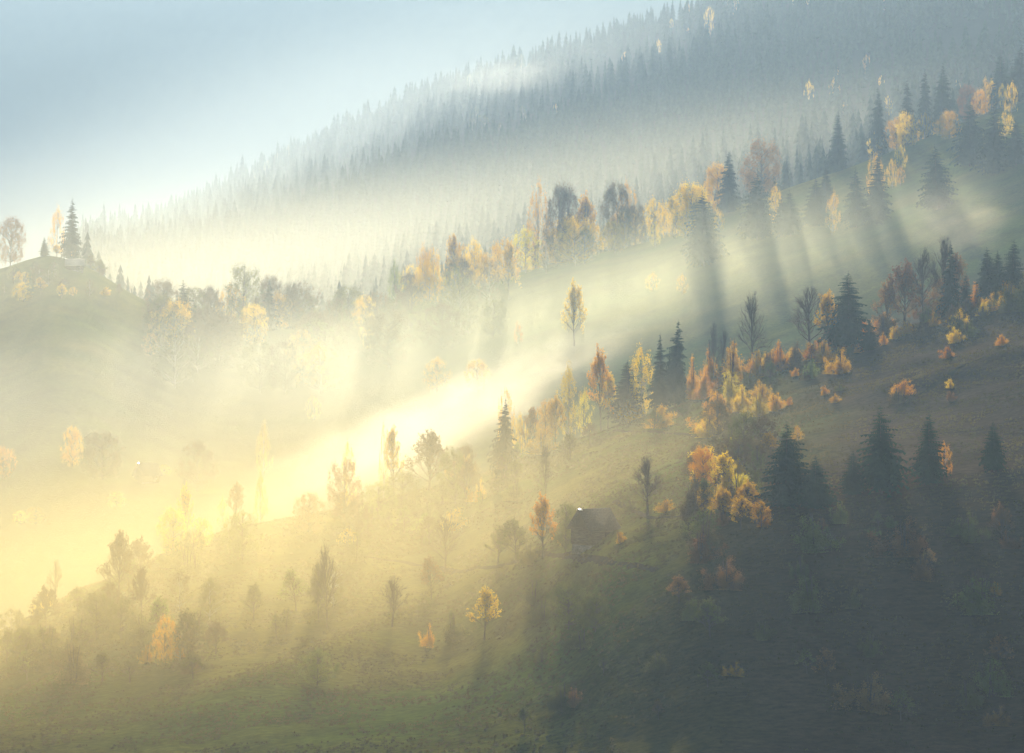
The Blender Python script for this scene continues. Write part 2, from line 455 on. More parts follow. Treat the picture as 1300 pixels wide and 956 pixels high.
TREES = """
S|spruce|1077|438|343|52|n|broad dark green spruce rising from the bushes beside the round bare tree
S|spruce|1104|446|405|20|n|small slim dark spruce at the right foot of the broad ridge spruce
S|spruce|1205|368|306|26|n|thin-topped spruce standing between leafless trees and rust brown foliage on the right ridge
S|spruce|1253|372|312|34|n|leftmost of three dense dark spruces close together at the right edge of the ridge
S|spruce|1268|366|316|26|n|shortest, middle one of three dense dark spruces at the right edge of the ridge
S|spruce|1285|362|303|38|n|tallest, rightmost of three dense dark spruces at the right edge of the ridge
S|spruce|1227|378|345|16|n|small pale green spruce peeping up just left of the three dense ridge spruces
S|spruce|857|503|404|34|n|tall narrow dark spruce, the highest on the open middle of the ridge
S|spruce|838|503|421|26|n|slimmer spruce leaning up close against the left side of the tall narrow ridge spruce
S|spruce|796|533|456|44|n|cone-shaped dark spruce standing alone left of the pair of tall narrow spruces
S|spruce|640|604|505|30|n|misty green spruce with a yellow birch top behind it on the middle of the ridge
S|spruce|998|648|534|64|n|largest black-green spruce on the shaded lower slope, beside the low yellow bushes
S|spruce|1035|648|577|38|n|shorter spruce tucked against the right side of the largest black-green spruce
S|spruce|1119|632|514|56|n|tall black-green spruce on the shaded mid slope
S|spruce|1082|630|570|30|n|small spruce at the left foot of the tall black-green spruce on the slope
S|spruce|1179|618|520|40|n|dark spruce with an orange birch at its right side
S|spruce|1262|606|533|28|n|dim slender spruce near the right edge of the shaded slope
S|spruce|25|798|771|13|n|tiny spruce sapling on the sunlit grass spur at the lower left
S|spruce|52|770|748|12|n|tiny dark conifer beside the lone bare tree on the lower left spur
W|twig|1028|452|360|56|n|round-crowned leafless tree just left of the broad ridge spruce
W|twig|955|456|366|38|n|slender leafless tree above the yellow thicket in the middle of the right ridge
W|twig|905|470|403|16|n|thin leafless sapling left of the slender bare tree, the taller of two
W|twig|916|468|412|15|n|short thin leafless sapling between its taller neighbour and the slender bare tree
W|twig|1172|400|309|46|n|dark many-branched leafless tree in the middle of the ridge-top group at right
W|twig|1196|388|295|48|n|tallest leafless tree of the ridge-top group, right behind the thin-topped spruce
H|rust|1148|412|326|52|n|leafless-looking tree with a thin reddish crown at the left of the ridge-top group
H|rust|1125|414|352|34|n|faint pinkish thin-crowned tree leftmost in the ridge-top group
H|rust|1216|385|318|32|n|pale thin-twigged tree to the right of the thin-topped ridge spruce
H|gold|1052|440|365|34|n|tree with sparse golden leaves between the round bare tree and the broad spruce
R|rust|1198|396|346|36|n|dense rust brown and olive tree in front of the thin-topped spruce
R|rust|1168|404|372|34|n|dark red-brown bushy tree under the dark leafless tree on the ridge
R|olive|1190|402|370|32|n|dull olive tree among red-brown bushes on the ridge
U|orange|1240|390|356|24|n|bright orange bush directly below the leftmost of the three ridge spruces
U|gold|1257|396|370|26|n|small golden orange bush below the gap of the three ridge spruces
U|olive|1282|398|352|44|n|large ochre bush below the tallest of the three ridge spruces
U|olive|1303|396|340|34|n|dark olive bush cut by the right edge of the photo
U|gold|1246|402|381|20|n|low golden bush left of the ochre bushes on the right ridge
U|brown|1225|398|376|26|n|dark brown bush between the rust brown tree and the golden ridge bushes
U|brown|1210|410|384|34|n|brown shrub on the bank below the rust brown ridge tree
U|gold|1186|416|396|18|n|small yellow-tipped shrub below the olive ridge tree
U|gold|1212|436|412|26|n|golden shrub standing alone on the dry bank under the ridge trees
U|olive|1230|430|408|26|n|dull olive shrub to the right of the lone golden shrub on the bank
U|orange|1204|456|438|22|n|orange shrub lowest on the dry bank under the ridge trees
U|orange|1273|440|423|17|n|little orange bush alone on the dark slope near the right edge
U|gold|1153|424|406|22|n|yellow-topped shrub at the foot of the thin reddish crowned tree
U|brown|1175|426|406|32|n|brown scrub at the lower edge of the ridge-top trees
U|orange|1120|424|394|38|n|pale orange thicket left of the thin reddish crowned tree
U|gold|1136|432|412|22|n|small yellow bush in front of the pale orange thicket
U|orange|1090|432|403|30|n|russet bush in front of the broad ridge spruce
U|orange|1091|448|438|14|n|tiny orange bush at the foot of the small slim spruce
U|brown|1062|432|396|30|n|ochre brown bush left of the broad ridge spruce's foot
U|gold|1066|477|440|34|n|domed golden bush below the round bare tree, alone on the slope
U|green|1030|482|452|20|n|narrow green-yellow bush left of the domed golden bush
U|orange|1011|480|468|13|n|tiny orange bush left of the narrow green-yellow bush
U|brown|1022|484|467|22|n|brown twiggy bush at the foot of the green-yellow bush
U|orange|1146|504|480|34|n|bright orange bush alone in the open dry meadow
U|brown|1138|514|490|24|n|shaded brown shrub at the left foot of the bright orange meadow bush
U|olive|1066|498|486|16|n|small olive bush below the domed golden bush
U|gold|1060|514|500|20|n|low yellow mound of a bush lowest below the domed golden bush
U|orange|1046|504|492|13|n|tiny russet bush left of the low yellow mound
U|gold|1206|498|487|12|n|tiny yellow shrub high on the dark right-hand slope
U|rust|1205|512|496|18|n|dark shrub below the tiny yellow shrub on the right-hand slope
L|gold|1013|560|536|16|n|thin pale orange larch just behind the right shoulder of the largest spruce
B|orange|1200|606|556|18|n|slim orange birch at the right side of a dark spruce on the shaded slope
R|orange|893|628|559|34|n|orange-topped birch in the light shaft left of the largest spruce
H|gold|918|630|570|34|n|thin yellowish tree between the orange-topped birch and the pale yellow bush
U|yellow|938|640|597|40|n|pale yellow-green bush left of the largest spruce
U|olive|958|640|594|30|n|dull green bush squeezed between the pale yellow bush and the largest spruce
R|gold|895|655|612|28|n|yellow leafy sapling below the orange-topped birch
U|rust|916|668|640|24|n|russet bush at the foot of the yellow leafy sapling
H|gold|940|676|628|34|n|clump of thin stems with few yellow leaves left below the largest spruce
H|gold|966|676|634|30|n|thin-stemmed yellow clump at the left foot of the largest spruce
U|orange|970|672|655|20|n|small orange shrub among thin stems below the largest spruce
U|gold|845|652|632|28|n|bright yellow bush beside the many-stemmed bare tree
W|twig|822|656|576|46|n|many-stemmed leafless tree right of the wooden barn
U|olive|800|652|636|22|n|low dull bush left of the many-stemmed bare tree
B|yellow|722|545|452|30|n|tall drooping yellow birch, the brightest on the middle of the ridge
H|orange|763|535|434|32|n|pale orange thin birch between the tall yellow birch and the alone-standing spruce
B|gold|814|512|428|34|n|golden birch between the cone-shaped spruce and the tall narrow spruces
H|gold|772|532|470|26|n|faint tan tree right of the pale orange thin birch
R|gold|692|545|500|30|n|yellow round tree left of the tall drooping birch
B|yellow|742|545|488|22|n|short yellow-green birch right of the tall drooping birch
H|gold|705|565|500|26|n|thin yellowish tree close left of the tall drooping birch
H|rust|672|565|515|28|n|faint russet thin tree between the misty spruce and the yellow round tree
B|gold|642|570|482|22|n|yellow birch top showing over the misty green spruce
B|gold|660|576|520|20|n|small yellow birch to the right of the misty green spruce
W|twig|693|640|560|20|n|single thin leafless stem on the green slope below the tall yellow birch
U|orange|880|505|448|30|n|tan orange thicket right beside the tall narrow spruce
U|orange|902|498|436|30|n|rusty orange thicket around the two leafless saplings
U|gold|930|490|428|40|n|golden yellow thicket at the foot of the slender bare tree
U|gold|905|492|458|28|n|yellow shrub below the two leafless saplings
U|gold|962|480|440|30|n|bright yellow bush just right of the slender bare tree's trunk
U|brown|975|478|444|28|n|olive brown bush in the thicket between slender and round bare trees
U|orange|990|472|430|36|n|rusty topped bush left of the round bare tree
U|brown|1010|470|430|34|n|brownish gold bush under the left side of the round bare tree
U|gold|1044|462|428|30|n|golden bush under the right side of the round bare tree
U|orange|893|508|470|30|n|peach-coloured bush at the left end of the yellow thicket
U|yellow|926|512|466|36|n|bright yellow-green domed bush in the middle of the thicket slope
U|orange|912|530|492|36|n|orange-rimmed bush at the left of the row of bright bushes
U|gold|942|522|485|36|n|brightest golden bush in the row below the ridge thicket
U|yellow|964|530|495|36|n|lime yellow bush in the row below the ridge thicket
U|orange|984|524|496|26|n|orange bush at the right end of the row of bright bushes
U|gold|972|500|487|20|n|small gold bush above the right end of the bright bush row
U|orange|1002|516|509|10|n|tiny orange tuft of a bush right of the bright bush row
R|brown|912|560|500|38|n|dim brown tree below the orange-rimmed bush
R|olive|945|588|514|42|n|dim olive tree with a pointed yellowish top below the bright bush row
R|brown|968|580|520|44|n|dim brown tree below the lime yellow bush
R|brown|938|600|548|52|n|large dim brown tree above the pale yellow bush
R|brown|962|602|552|34|n|dim grey-brown tree left above the largest spruce
H|orange|690|712|622|34|n|half-bare tree with a yellow-green tuft on top left of the barn
R|olive|718|704|629|34|n|yellowish leafy tree touching the left side of the barn
H|olive|655|716|656|42|n|dull green thin tree left of the half-bare tree by the barn
H|olive|632|716|664|34|n|dull thin tree farthest left of the trees by the barn
U|olive|672|718|690|30|n|low green bush under the trees left of the barn
U|gold|786|694|678|16|n|small sunlit yellow bush at the right corner of the barn
W|twig|565|728|651|48|n|leafless tree standing alone on the green slope left of the barn
H|rust|548|762|702|28|n|faded reddish thin tree below the lone leafless tree
W|twig|498|800|728|40|n|pale leafless tree fading in golden mist at bottom centre
W|rust|415|798|684|32|n|tall thin reddish-grey leafless tree at lower left of centre
H|olive|404|790|712|30|n|faint thin tree left beside the tall reddish-grey leafless tree
R|green|308|712|641|48|n|round grey-green tree in mist on the left part of the ridge
R|rust|392|680|616|40|n|round rusty brown tree with a thin crown left of the reddish mist-edge tree
R|rust|437|668|573|44|n|reddish brown tree at the edge of the bright mist band
B|gold|444|650|548|18|n|slim yellow birch behind the reddish brown mist-edge tree
H|gold|500|620|536|26|n|thin tree with yellow top in front of the bright mist band
B|gold|487|615|528|14|n|slender pale birch half swallowed by the bright mist band
H|brown|545|630|543|58|n|broad brown thin-crowned tree in front of the bright mist band
R|olive|578|640|560|40|n|olive tree right below the broad brown thin-crowned tree
R|brown|590|625|556|36|n|tan tree at the right end of the dark thicket by the mist band
R|olive|510|655|590|48|n|olive rounded tree below the thin yellow-topped tree
R|green|480|665|605|48|n|green rounded tree right of the reddish brown mist-edge tree
H|brown|592|645|580|26|n|dark thin tree at the right foot of the thicket by the mist band
R|brown|455|690|628|40|n|dim brown bushy tree below the reddish brown mist-edge tree
U|olive|560|640|606|50|n|dim olive scrub under the broad brown thin-crowned tree
U|olive|545|680|660|30|n|dark green shrub on the slope above the lone leafless tree
U|olive|525|650|628|46|n|dim scrub at the left foot of the dark thicket by the mist band
L|yellow|331|640|592|18|n|small bright yellow cone-shaped larch at the left mist edge
B|gold|283|650|626|14|n|tiny yellow birch left of the wispy brown tree
H|rust|298|658|609|24|n|wispy brown tree top between two small yellow trees
R|gold|220|706|637|38|n|golden yellow tree, the brightest in the left half of the ridge
R|gold|254|700|652|30|n|pale yellow tree to the right of the golden yellow tree
H|gold|236|690|609|22|n|thin nearly leafless tree rising behind the golden yellow tree
R|olive|245|715|668|40|n|dim olive tree right below the golden yellow tree
H|brown|150|770|670|44|n|wide hazy tan thin tree left of the golden yellow tree
H|brown|180|790|715|30|n|narrow thin-branched tree below the golden yellow tree
H|brown|178|745|678|40|n|hazy brown thin tree between the tan tree and golden yellow tree
R|olive|122|812|740|44|n|dense olive green bushy tree on the lower left slope
R|olive|153|812|752|36|n|paler olive bushy tree right of the olive green bushy tree
R|brown|140|800|730|32|n|brown bushy tree behind the olive green bushy tree
W|twig|70|768|708|22|n|lone bare tree on the sunlit spur at the far lower left
U|gold|62|772|752|20|n|yellowish bush at the foot of the lone bare tree on the spur
U|gold|44|782|766|22|n|golden low bush left below the lone bare tree on the spur
H|olive|8|846|795|30|n|thin-stemmed dark tree at the left edge of the photo
H|olive|26|842|792|26|n|thin-stemmed olive tree second from the left edge at the bottom
R|olive|46|836|788|34|n|leafy olive tree in the row at the lower left corner
H|brown|62|838|794|28|n|thin-stemmed brown tree at the right end of the lower left corner row
U|brown|92|842|812|28|n|brown scrub right of the lower left corner tree row
R|orange|208|846|775|30|n|orange tree glowing in mist at the lower left
U|orange|186|842|816|18|n|small orange bush left of the glowing orange tree
U|orange|228|838|806|20|n|faint orange bush right of the glowing orange tree
H|olive|130|866|826|44|n|twiggy ochre thicket at the bottom left
H|olive|165|868|836|34|n|twiggy brown thicket at the bottom below the small orange bush
H|olive|245|864|826|36|n|twiggy thicket at the bottom right of the glowing orange tree
R|green|403|872|818|48|n|round green tree near the bottom left of centre
H|gold|615|815|742|40|n|soft yellow tree glowing in the bottom centre mist
U|orange|545|822|790|22|n|faint orange bush left of the soft yellow tree in bottom mist
R|olive|722|800|728|56|n|large dark olive tree on the shaded slope below the barn
R|olive|756|806|748|44|n|dark olive tree right beside the large one below the barn
U|olive|740|828|798|50|n|olive scrub under the pair of dark olive trees below the barn
H|rust|862|775|728|30|n|dim reddish tree in shade below the many-stemmed bare tree
U|olive|878|790|755|34|n|dim scrub right below the dim reddish tree
U|gold|932|866|842|28|n|faint yellowish bush near the bottom right of centre
U|olive|1108|680|664|20|n|dim yellowish shrub below the tall spruce on the shaded slope
U|olive|1130|678|664|18|n|dim green shrub right under the tall spruce on the shaded slope
U|rust|1043|675|656|18|n|dim red-brown shrub below the shorter spruce at the largest one's side
U|gold|1262|758|746|16|n|faint yellowish shrub low on the right edge of the shaded slope
U|rust|1170|740|700|34|n|dim red-brown bush in the shade of the lower right slope
U|rust|1280|700|672|34|n|dark reddish bush by the right edge of the shaded slope
R|brown|708|322|219|36|m|tall brown round-topped tree, left one of the twin pair on the middle hill
R|brown|722|322|222|30|m|tall brown tree, right one of the twin pair on the middle hill
B|gold|683|318|218|28|m|tall golden birch left of the twin brown trees on the middle hill
H|gold|744|316|240|30|m|hazy thin tree right of the twin brown trees
U|gold|712|318|298|40|m|yellow bush glowing under the twin brown trees
U|gold|680|320|302|26|m|yellow bush under the tall golden birch
R|brown|785|312|220|38|m|hazy brown tree right of the gap beside the twin brown trees
B|gold|797|312|223|26|m|pointed orange-gold birch in front of the hazy brown tree
R|brown|806|312|250|32|m|dim brown tree below the pointed orange-gold birch
B|gold|781|316|264|22|m|yellow-edged birch at the left foot of the pointed gold birch
B|gold|829|308|243|30|m|golden birch with sunlit rim between the pointed birch and the big spruce
B|gold|854|302|266|18|m|small gold birch left of the big misty spruce
B|yellow|832|314|278|14|m|little yellow birch under the sunlit-rimmed birch
R|gold|880|296|221|46|m|sunlit gold tree crown behind the big misty spruce
B|gold|872|306|248|22|m|narrow gold birch at the left shoulder of the big misty spruce
S|spruce|894|338|240|44|m|big misty spruce in the gap of the golden trees on the middle hill
R|gold|911|262|199|34|m|pale gold round tree above the sunlit path strip
B|gold|912|296|262|16|m|small pale gold tree right of the big misty spruce
S|spruce|961|306|218|42|m|tallest misty spruce standing by the sunlit path strip
R|rust|966|236|168|48|m|wide faint reddish tree above the tallest misty spruce
B|gold|985|292|228|20|m|yellow-green birch right of the tallest misty spruce
S|spruce|1004|300|240|30|m|hazy spruce next to the yellow-green birch
S|spruce|992|296|246|22|m|slim hazy spruce behind the yellow-green birch
S|spruce|1034|288|225|30|m|hazy spruce right at the sunlit path strip's end
B|gold|1056|298|235|20|m|slim gold birch alone between the spruces on the middle hill
S|spruce|1048|260|208|20|m|thin hazy spruce behind the sunlit path strip
S|spruce|1087|290|211|30|m|blue-grey spruce left of the yellow-capped spruce
B|gold|1111|258|190|22|m|yellow cap of a birch behind the blue-grey spruce pair
S|spruce|1113|284|193|34|m|spruce in front of the yellow birch cap
B|gold|1144|216|179|15|m|tiny gold birch under the big gold clump on the upper right
B|gold|1143|236|208|12|m|tiny gold sapling below the others on the upper right hillside
B|gold|1133|240|198|14|m|small yellowish birch near the spruce with the yellow cap behind
B|gold|1111|200|165|20|m|gold birch leftmost of the row on the upper right hillside
R|gold|1138|190|143|26|m|gold crown, left half of the big clump on the upper right
R|gold|1152|188|137|26|m|gold crown, right half of the big clump on the upper right
B|gold|1174|176|138|16|m|narrow gold birch right of the big gold clump
R|gold|1205|178|136|28|m|wide gold tree left of the dark upper right spruces
B|gold|1195|176|146|16|m|narrow gold birch stuck to the left of the wide gold tree
S|spruce|1190|266|182|42|m|hazy spruce low on the upper right hillside
S|spruce|1231|212|126|40|m|broad blue-grey spruce among the gold trees at upper right
S|spruce|1262|220|128|38|m|blue-grey spruce right of the broad one at upper right
R|rust|1228|140|101|24|m|faint pink-brown tree above the broad blue-grey spruce
B|gold|1251|138|94|14|m|tall gold birch tip, left of two side by side at upper right
B|gold|1260|134|97|16|m|tall gold birch tip, right of two side by side at upper right
R|orange|1245|140|110|20|m|orange gold tree under the two gold birch tips
B|gold|1284|146|99|18|m|pale gold birch nearest the right edge at the top
B|gold|1273|140|103|10|m|tiny gold birch between the paired tips and the pale one
B|gold|1276|178|139|22|m|hazy yellowish birch below the top right spruces
S|spruce|1270|120|66|28|m|dark blue spruce, left of two at the top right corner
S|spruce|1293|124|57|30|m|dark blue spruce, right of two at the top right corner
S|spruce|1195|150|78|24|m|blue spruce taller of two above the big gold clump
S|spruce|1175|148|86|22|m|blue spruce shorter of two above the big gold clump
S|spruce|1152|150|98|22|m|dim spruce fading above the left of the big gold clump
S|spruce|1290|210|150|32|m|dim spruce against the right edge below the pale gold birch
S|spruce|1117|176|108|22|m|hazy spruce left above the row of gold trees
S|spruce|1064|196|138|22|m|faint spruce high above the thin hazy spruce
S|spruce|925|270|190|24|m|faint slim spruce left of the faint reddish tree
H|gold|577|356|294|24|m|yellowish tree with a visible pale trunk on the middle hill's left
B|gold|603|366|295|28|m|golden birch right of the tree with a pale trunk
B|gold|537|390|300|24|m|tall hazy gold birch, left of two at the meadow's upper left
B|gold|553|386|304|26|m|tall hazy gold birch, right of two at the meadow's upper left
R|brown|583|378|320|34|m|dim tree below the golden birch on the middle hill's left
L|green|504|384|318|26|m|pale green cone-shaped tree left of the two tall hazy gold birches
H|gold|646|382|300|24|m|thin tree with yellow top left below the tall golden birch
B|gold|630|350|300|18|m|small hazy yellow birch between the gold birches and the twin trees
R|brown|518|392|340|34|m|dim brown tree at the foot of the pale green cone-shaped tree
R|olive|445|420|355|44|m|large rounded hazy tree left of the pale green cone-shaped tree
R|brown|478|430|362|42|m|hazy brown tree right of the large rounded hazy tree
R|olive|500|425|372|36|m|hazy olive tree under the pale green cone-shaped tree
R|brown|428|428|372|30|m|small hazy tree left of the large rounded hazy tree
B|yellow|464|446|417|14|m|tiny yellow tree in mist below the large rounded hazy tree
H|gold|729|440|350|30|m|lone thin tree with yellow top in the middle of the meadow
B|yellow|722|424|394|18|m|low yellow bush-like birch at the foot of the lone meadow tree
B|gold|828|372|343|18|m|small pale gold birch in the upper middle meadow
B|gold|866|376|344|14|m|small yellow tree right of the pale gold birch in the meadow
R|gold|554|500|448|32|m|yellow tree peeping above the left of the bright mist band
R|gold|605|500|451|30|m|pointed yellow tree peeping above the middle of the bright mist band
B|orange|658|440|405|13|m|small reddish gold birch on the lower middle meadow
S|spruce|233|436|353|28|m|misty spruce alone left of the rounded misty trees
R|olive|308|415|327|48|m|highest of the rounded misty trees on the left
R|brown|267|432|362|34|m|rounded misty tree between the spruce and the highest one
R|brown|343|412|341|36|m|misty round tree right of the highest rounded one
S|spruce|341|420|353|22|m|misty spruce in front of the round tree right of the highest one
R|brown|397|462|384|50|m|brown dome-topped misty tree right of the misty spruce pair
R|olive|330|500|424|54|m|soft yellowish round tree in mist below the highest rounded one
R|brown|290|450|392|40|m|dim round tree below the gap of the rounded misty trees
R|brown|250|470|398|36|m|pale tree fading below the misty lone spruce
R|gold|192|455|418|22|m|faint yellowish tree left of the misty lone spruce
B|gold|398|536|498|20|m|small yellow tree in the misty valley below the dome-topped tree
L|yellow|334|580|522|22|v|pale yellow-green cone tree in the misty valley on the left
R|brown|250|625|551|50|v|brown dome-shaped tree fading behind the golden yellow tree
R|brown|130|610|540|56|v|wide faint brown tree in the far left valley mist
R|orange|91|596|534|26|v|faint orange tree left of the wide faint brown tree
R|orange|4|610|560|30|v|faint orange tree at the left edge above the valley
R|gold|45|668|642|24|v|faint yellow tree low in the valley by the left edge
R|gold|26|668|646|20|v|small faint yellow tree nearest the left edge low in the valley
R|gold|148|646|622|22|v|faint yellow bush-like tree below the small grey hut
R|gold|209|606|588|16|v|yellow bush beside the small grey hut in the valley
R|rust|13|324|264|36|m|reddish round tree on the small ridge at the far left edge
B|orange|72|312|254|20|m|pale orange birch on the small left ridge beside the dark spruce
S|spruce|90|314|249|22|m|dark spruce beside the pale orange birch on the small left ridge
S|spruce|56|318|300|10|m|tiny conifer on the bare crest of the small left ridge
R|gold|30|385|355|24|m|faint yellow tree below the small left ridge
"""
HAZE_C = (.50, .71, 1.0); HAZE_D = .00019
SUN_V = 1218; SUN_E = 5.0; SUN_C = (1.0, .87, .62)
SKY_S = .05; SKY_AIR = 1.0; SKY_DUST = .3; SKY_OZ = 2
EXPO = 1.28
RR = math.radians
SOFT = [  # warm and bluish mist colours stand in for sunlight and skylight tints
 ("thin warm mist caught by light shafts on the shaded slope", (50, 395, -32), (85, 95, 34), .0013, (1, .80, .42), .66, 0),
 ('light green mist in the fold above the bright mist band', (-28, 720, -2), (75, 60, 22), .0022, (1, .99, .80), .6, RR(-14)),
 ('pale mist among the rounded trees left of the meadow', (-90, 790, 2), (140, 90, 32), .0026, (1, .98, .78), .6, RR(-8)),
 ('wide warm mist filling the left side of the valley', (-230, 790, 18), (300, 130, 62), .0013, (1, .93, .66), .62, RR(-8)),
 ('deep bright mist in the far left of the valley', (-190, 1040, 30), (300, 110, 64), .0011, (1, .94, .72), .62, RR(-8)),
 ('long low mist in the dip behind the near ridge', (-175, 690, -18), (215, 120, 38), .0021, (1, .94, .74), .62, RR(-3)),
 ('golden mist lying over the near slope', (-75, 435, -34), (165, 115, 38), .0034, (1, .86, .48), .62, RR(-8)),
 ('thin golden mist at the foot of the near slope', (-70, 370, -46), (150, 110, 38), .0024, (1, .80, .36), .62, RR(-6)),
 ('pale green mist behind the golden trees of the middle hill', (0, 1130, 58), (460, 170, 80), .0017, (1, 1, .84), .5, RR(-10)),
 ('pale mist over the meadow of the middle hill', (50, 800, 14), (230, 115, 50), .0044, (1, 1, .74), .5, RR(-12)),
 ('thin white mist before the far mountain forest', (-120, 1500, 150), (380, 140, 105), .0015, (.80, .90, 1), .5, RR(-14)),
 ('white mist in the gap at the left of the far mountain', (-330, 1950, 130), (420, 300, 120), .0002, (.92, .95, 1), .5, 0),
]
MISTS = [
 dict(label='lower end of the glowing mist band near the small yellow larch', px=470, py=572, d=552, rx=60, ry=30, rz=13, dens=.005, color=(1, .94, .80), aniso=.68, roll=math.radians(-24), noise=1.2, nscale=5, step=.5),
 dict(label='glowing band of mist rising behind the near ridge', px=580, py=528, d=566, rx=66, ry=36, rz=14, dens=.006, color=(1, .94, .80), aniso=.68, roll=math.radians(-27), noise=2.1, nscale=5, step=.5),
 dict(label='arc of mist against the far mountain forest', px=640, py=98, d=1470, rx=60, ry=50, rz=15, dens=.0025, color=(.95, .97, 1), aniso=.4, roll=math.radians(-4), noise=2.0),
 dict(label='small wisp of pinkish mist behind the right ridge trees', px=1215, py=285, d=620, rx=18, ry=20, rz=14, dens=.004, color=(1, .93, .78), aniso=.5, noise=2.6, nscale=6),
]

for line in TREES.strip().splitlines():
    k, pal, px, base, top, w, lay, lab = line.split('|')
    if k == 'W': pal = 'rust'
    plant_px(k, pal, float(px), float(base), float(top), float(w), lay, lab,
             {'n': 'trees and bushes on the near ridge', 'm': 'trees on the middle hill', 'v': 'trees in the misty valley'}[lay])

def scrub(n, poly, pals, hr, kinds, label, group, seed, lay='n'):
    r = random.Random(seed); xs = [p[0] for p in poly]; ys = [p[1] for p in poly]; k = 0
    while k < n:
        px = r.uniform(min(xs), max(xs)); py = r.uniform(min(ys), max(ys)); c = False
        for i in range(len(poly)):
            (x1, y1), (x2, y2) = poly[i - 1], poly[i]
            if (y1 > py) != (y2 > py) and px < (x2 - x1) * (py - y1) / (y2 - y1) + x1: c = not c
        if not c: continue
        k += 1; x, y, z = spot(px, py, lay); h = r.uniform(*hr)
        kd = r.choice(kinds); plant(kd, r.choice(pals), x, y, z, h, h * (r.uniform(.8, 1.5) if kd == 'U' else r.uniform(.6, .9)), label, group)
scrub(34, [(0, 820), (90, 770), (180, 720), (330, 700), (450, 700), (420, 790), (250, 860), (0, 880)], ['olive', 'brown', 'olive', 'green', 'brown'], (4, 9), 'HHUB', 'one of the small dim olive trees and shrubs scattered over the misty lower left slope', 'scrub on the misty lower left slope', 1)
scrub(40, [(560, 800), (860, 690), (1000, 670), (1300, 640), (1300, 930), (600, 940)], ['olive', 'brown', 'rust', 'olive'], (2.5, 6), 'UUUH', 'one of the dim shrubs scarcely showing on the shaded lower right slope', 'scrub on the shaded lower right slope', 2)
scrub(44, [(870, 500), (960, 440), (1060, 420), (1180, 400), (1300, 370), (1300, 400), (1190, 432), (1080, 445), (1000, 478), (990, 530), (900, 560)], ['brown', 'gold', 'olive', 'orange', 'gold'], (2.5, 5.5), 'UUUH', 'one of the low golden brown shrubs filling gaps in the ridge thicket', 'scrub in the thicket of the near ridge', 3)
scrub(34, [(520, 382), (640, 346), (760, 318), (880, 284), (900, 296), (770, 330), (640, 362), (530, 398)], ['gold', 'yellow', 'gold', 'olive'], (11, 23), 'BBRB', 'one of the golden birches crowding the crest of the middle hill', 'golden birches along the crest of the middle hill', 9, 'm')
scrub(22, [(0, 332), (60, 315), (112, 330), (190, 372), (120, 385), (0, 390)], ['brown', 'olive', 'gold'], (3, 8), 'UHB', 'one of the faint shrubs and small trees on the small ridge at far left', 'scrub on the small left ridge', 6, 'm')
scrub(36, [(150, 420), (260, 400), (420, 400), (520, 385), (640, 375), (640, 440), (520, 470), (380, 520), (200, 500)], ['brown', 'olive', 'brown', 'olive', 'gold'], (11, 24), 'RRBR', 'one of the hazy trees climbing the left part of the middle hill', 'hazy trees on the left part of the middle hill', 7, 'm')
scrub(26, [(420, 650), (560, 615), (720, 560), (840, 520), (850, 545), (720, 600), (560, 690), (430, 720)], ['olive', 'brown', 'gold', 'green'], (3, 6.5), 'UH', 'one of the dim misty shrubs under the trees along the middle of the near ridge', 'scrub along the middle of the near ridge', 4)
scrub(26, [(880, 570), (980, 560), (990, 680), (880, 690)], ['brown', 'olive', 'gold'], (3, 6), 'UUH', 'one of the brownish shrubs packed left of the largest spruce', 'scrub left of the largest spruce', 5)

# ------------------------------------------------------------------ far spruce forest
def low_spruce(r):
    V = []; T = []; tiers = 6
    for t in range(tiers):
        z0 = .06 + .88 * t / tiers; z1 = z0 + .30 - .02 * t
        R = .5 * (1 - t / tiers) ** .85 + .03; n = 7
        o = len(V); V.append((0, 0, min(z1, 1.0)))
        off = r.uniform(0, 6)
        for k in range(n * 2):
            a = off + math.pi * k / n; rr = R * (r.uniform(.85, 1.15) if k % 2 == 0 else r.uniform(.45, .6))
            V.append((rr * math.cos(a), rr * math.sin(a), z0 + (0 if k % 2 == 0 else .05)))
        for k in range(n * 2): T.append((o, o + 1 + k, o + 1 + (k + 1) % (n * 2)))
    return np.array(V), np.array(T)
rr = random.Random(5)
LOW = [low_spruce(rr) for _ in range(6)]
lowme = [mk_mesh('spruce_crown', v, None, t) for v, t in LOW]
for me in lowme: me.materials.append(M['spruce'])

def screen(x, y, z): return CX + x / y * F, CY - z / y * F
cand = []
for _ in range(60000):
    y = math.sqrt(random.uniform(1000 ** 2, 1760 ** 2)); u = random.uniform(-.262, .30)
    x = u * y; cand.append((x, y))
VV, TT, vo = [], [], 0
grid = {}
ind = []; bir = []; nfor = 0
for (x, y) in cand:
    key = (int(x // 7.5), int(y // 7.5))
    if key in grid: continue
    px = CX + x / y * F
    c2 = np.interp(px, PX2, C2)
    if px < 105 and y < 1500: continue
    if px < 60: continue
    z = gz(x, y); sx, sy = screen(x, y, z)
    dens = vnoise(x / 60., y / 60., 88)
    if dens < -.72: continue
    grid[key] = 1
    h = (8 + 12 * random.random() ** 1.4) * (1 + .25 * vnoise(x / 45., y / 45., 9)); w = h * random.uniform(.24, .5)
    top = CY - (z + h) / y * F
    if top > c2 + 8 and px > 230: continue        # hidden by the middle hill
    bn = vnoise(x / 90., y / 90., 123) + .25 * vnoise(x / 20, y / 20, 5)
    if (bn > .52 and sy < 230 and random.random() < .8) or (random.random() < .012) or (y > 1500 and 850 < px < 1100 and random.random() < .3):
        bir.append((x, y, z, h * .85)); continue
    ind.append((y * 1.0 - (300 if sy - top > 0 and abs(y - 1560) < 0 else 0), x, y, z, h, w, sx, sy))
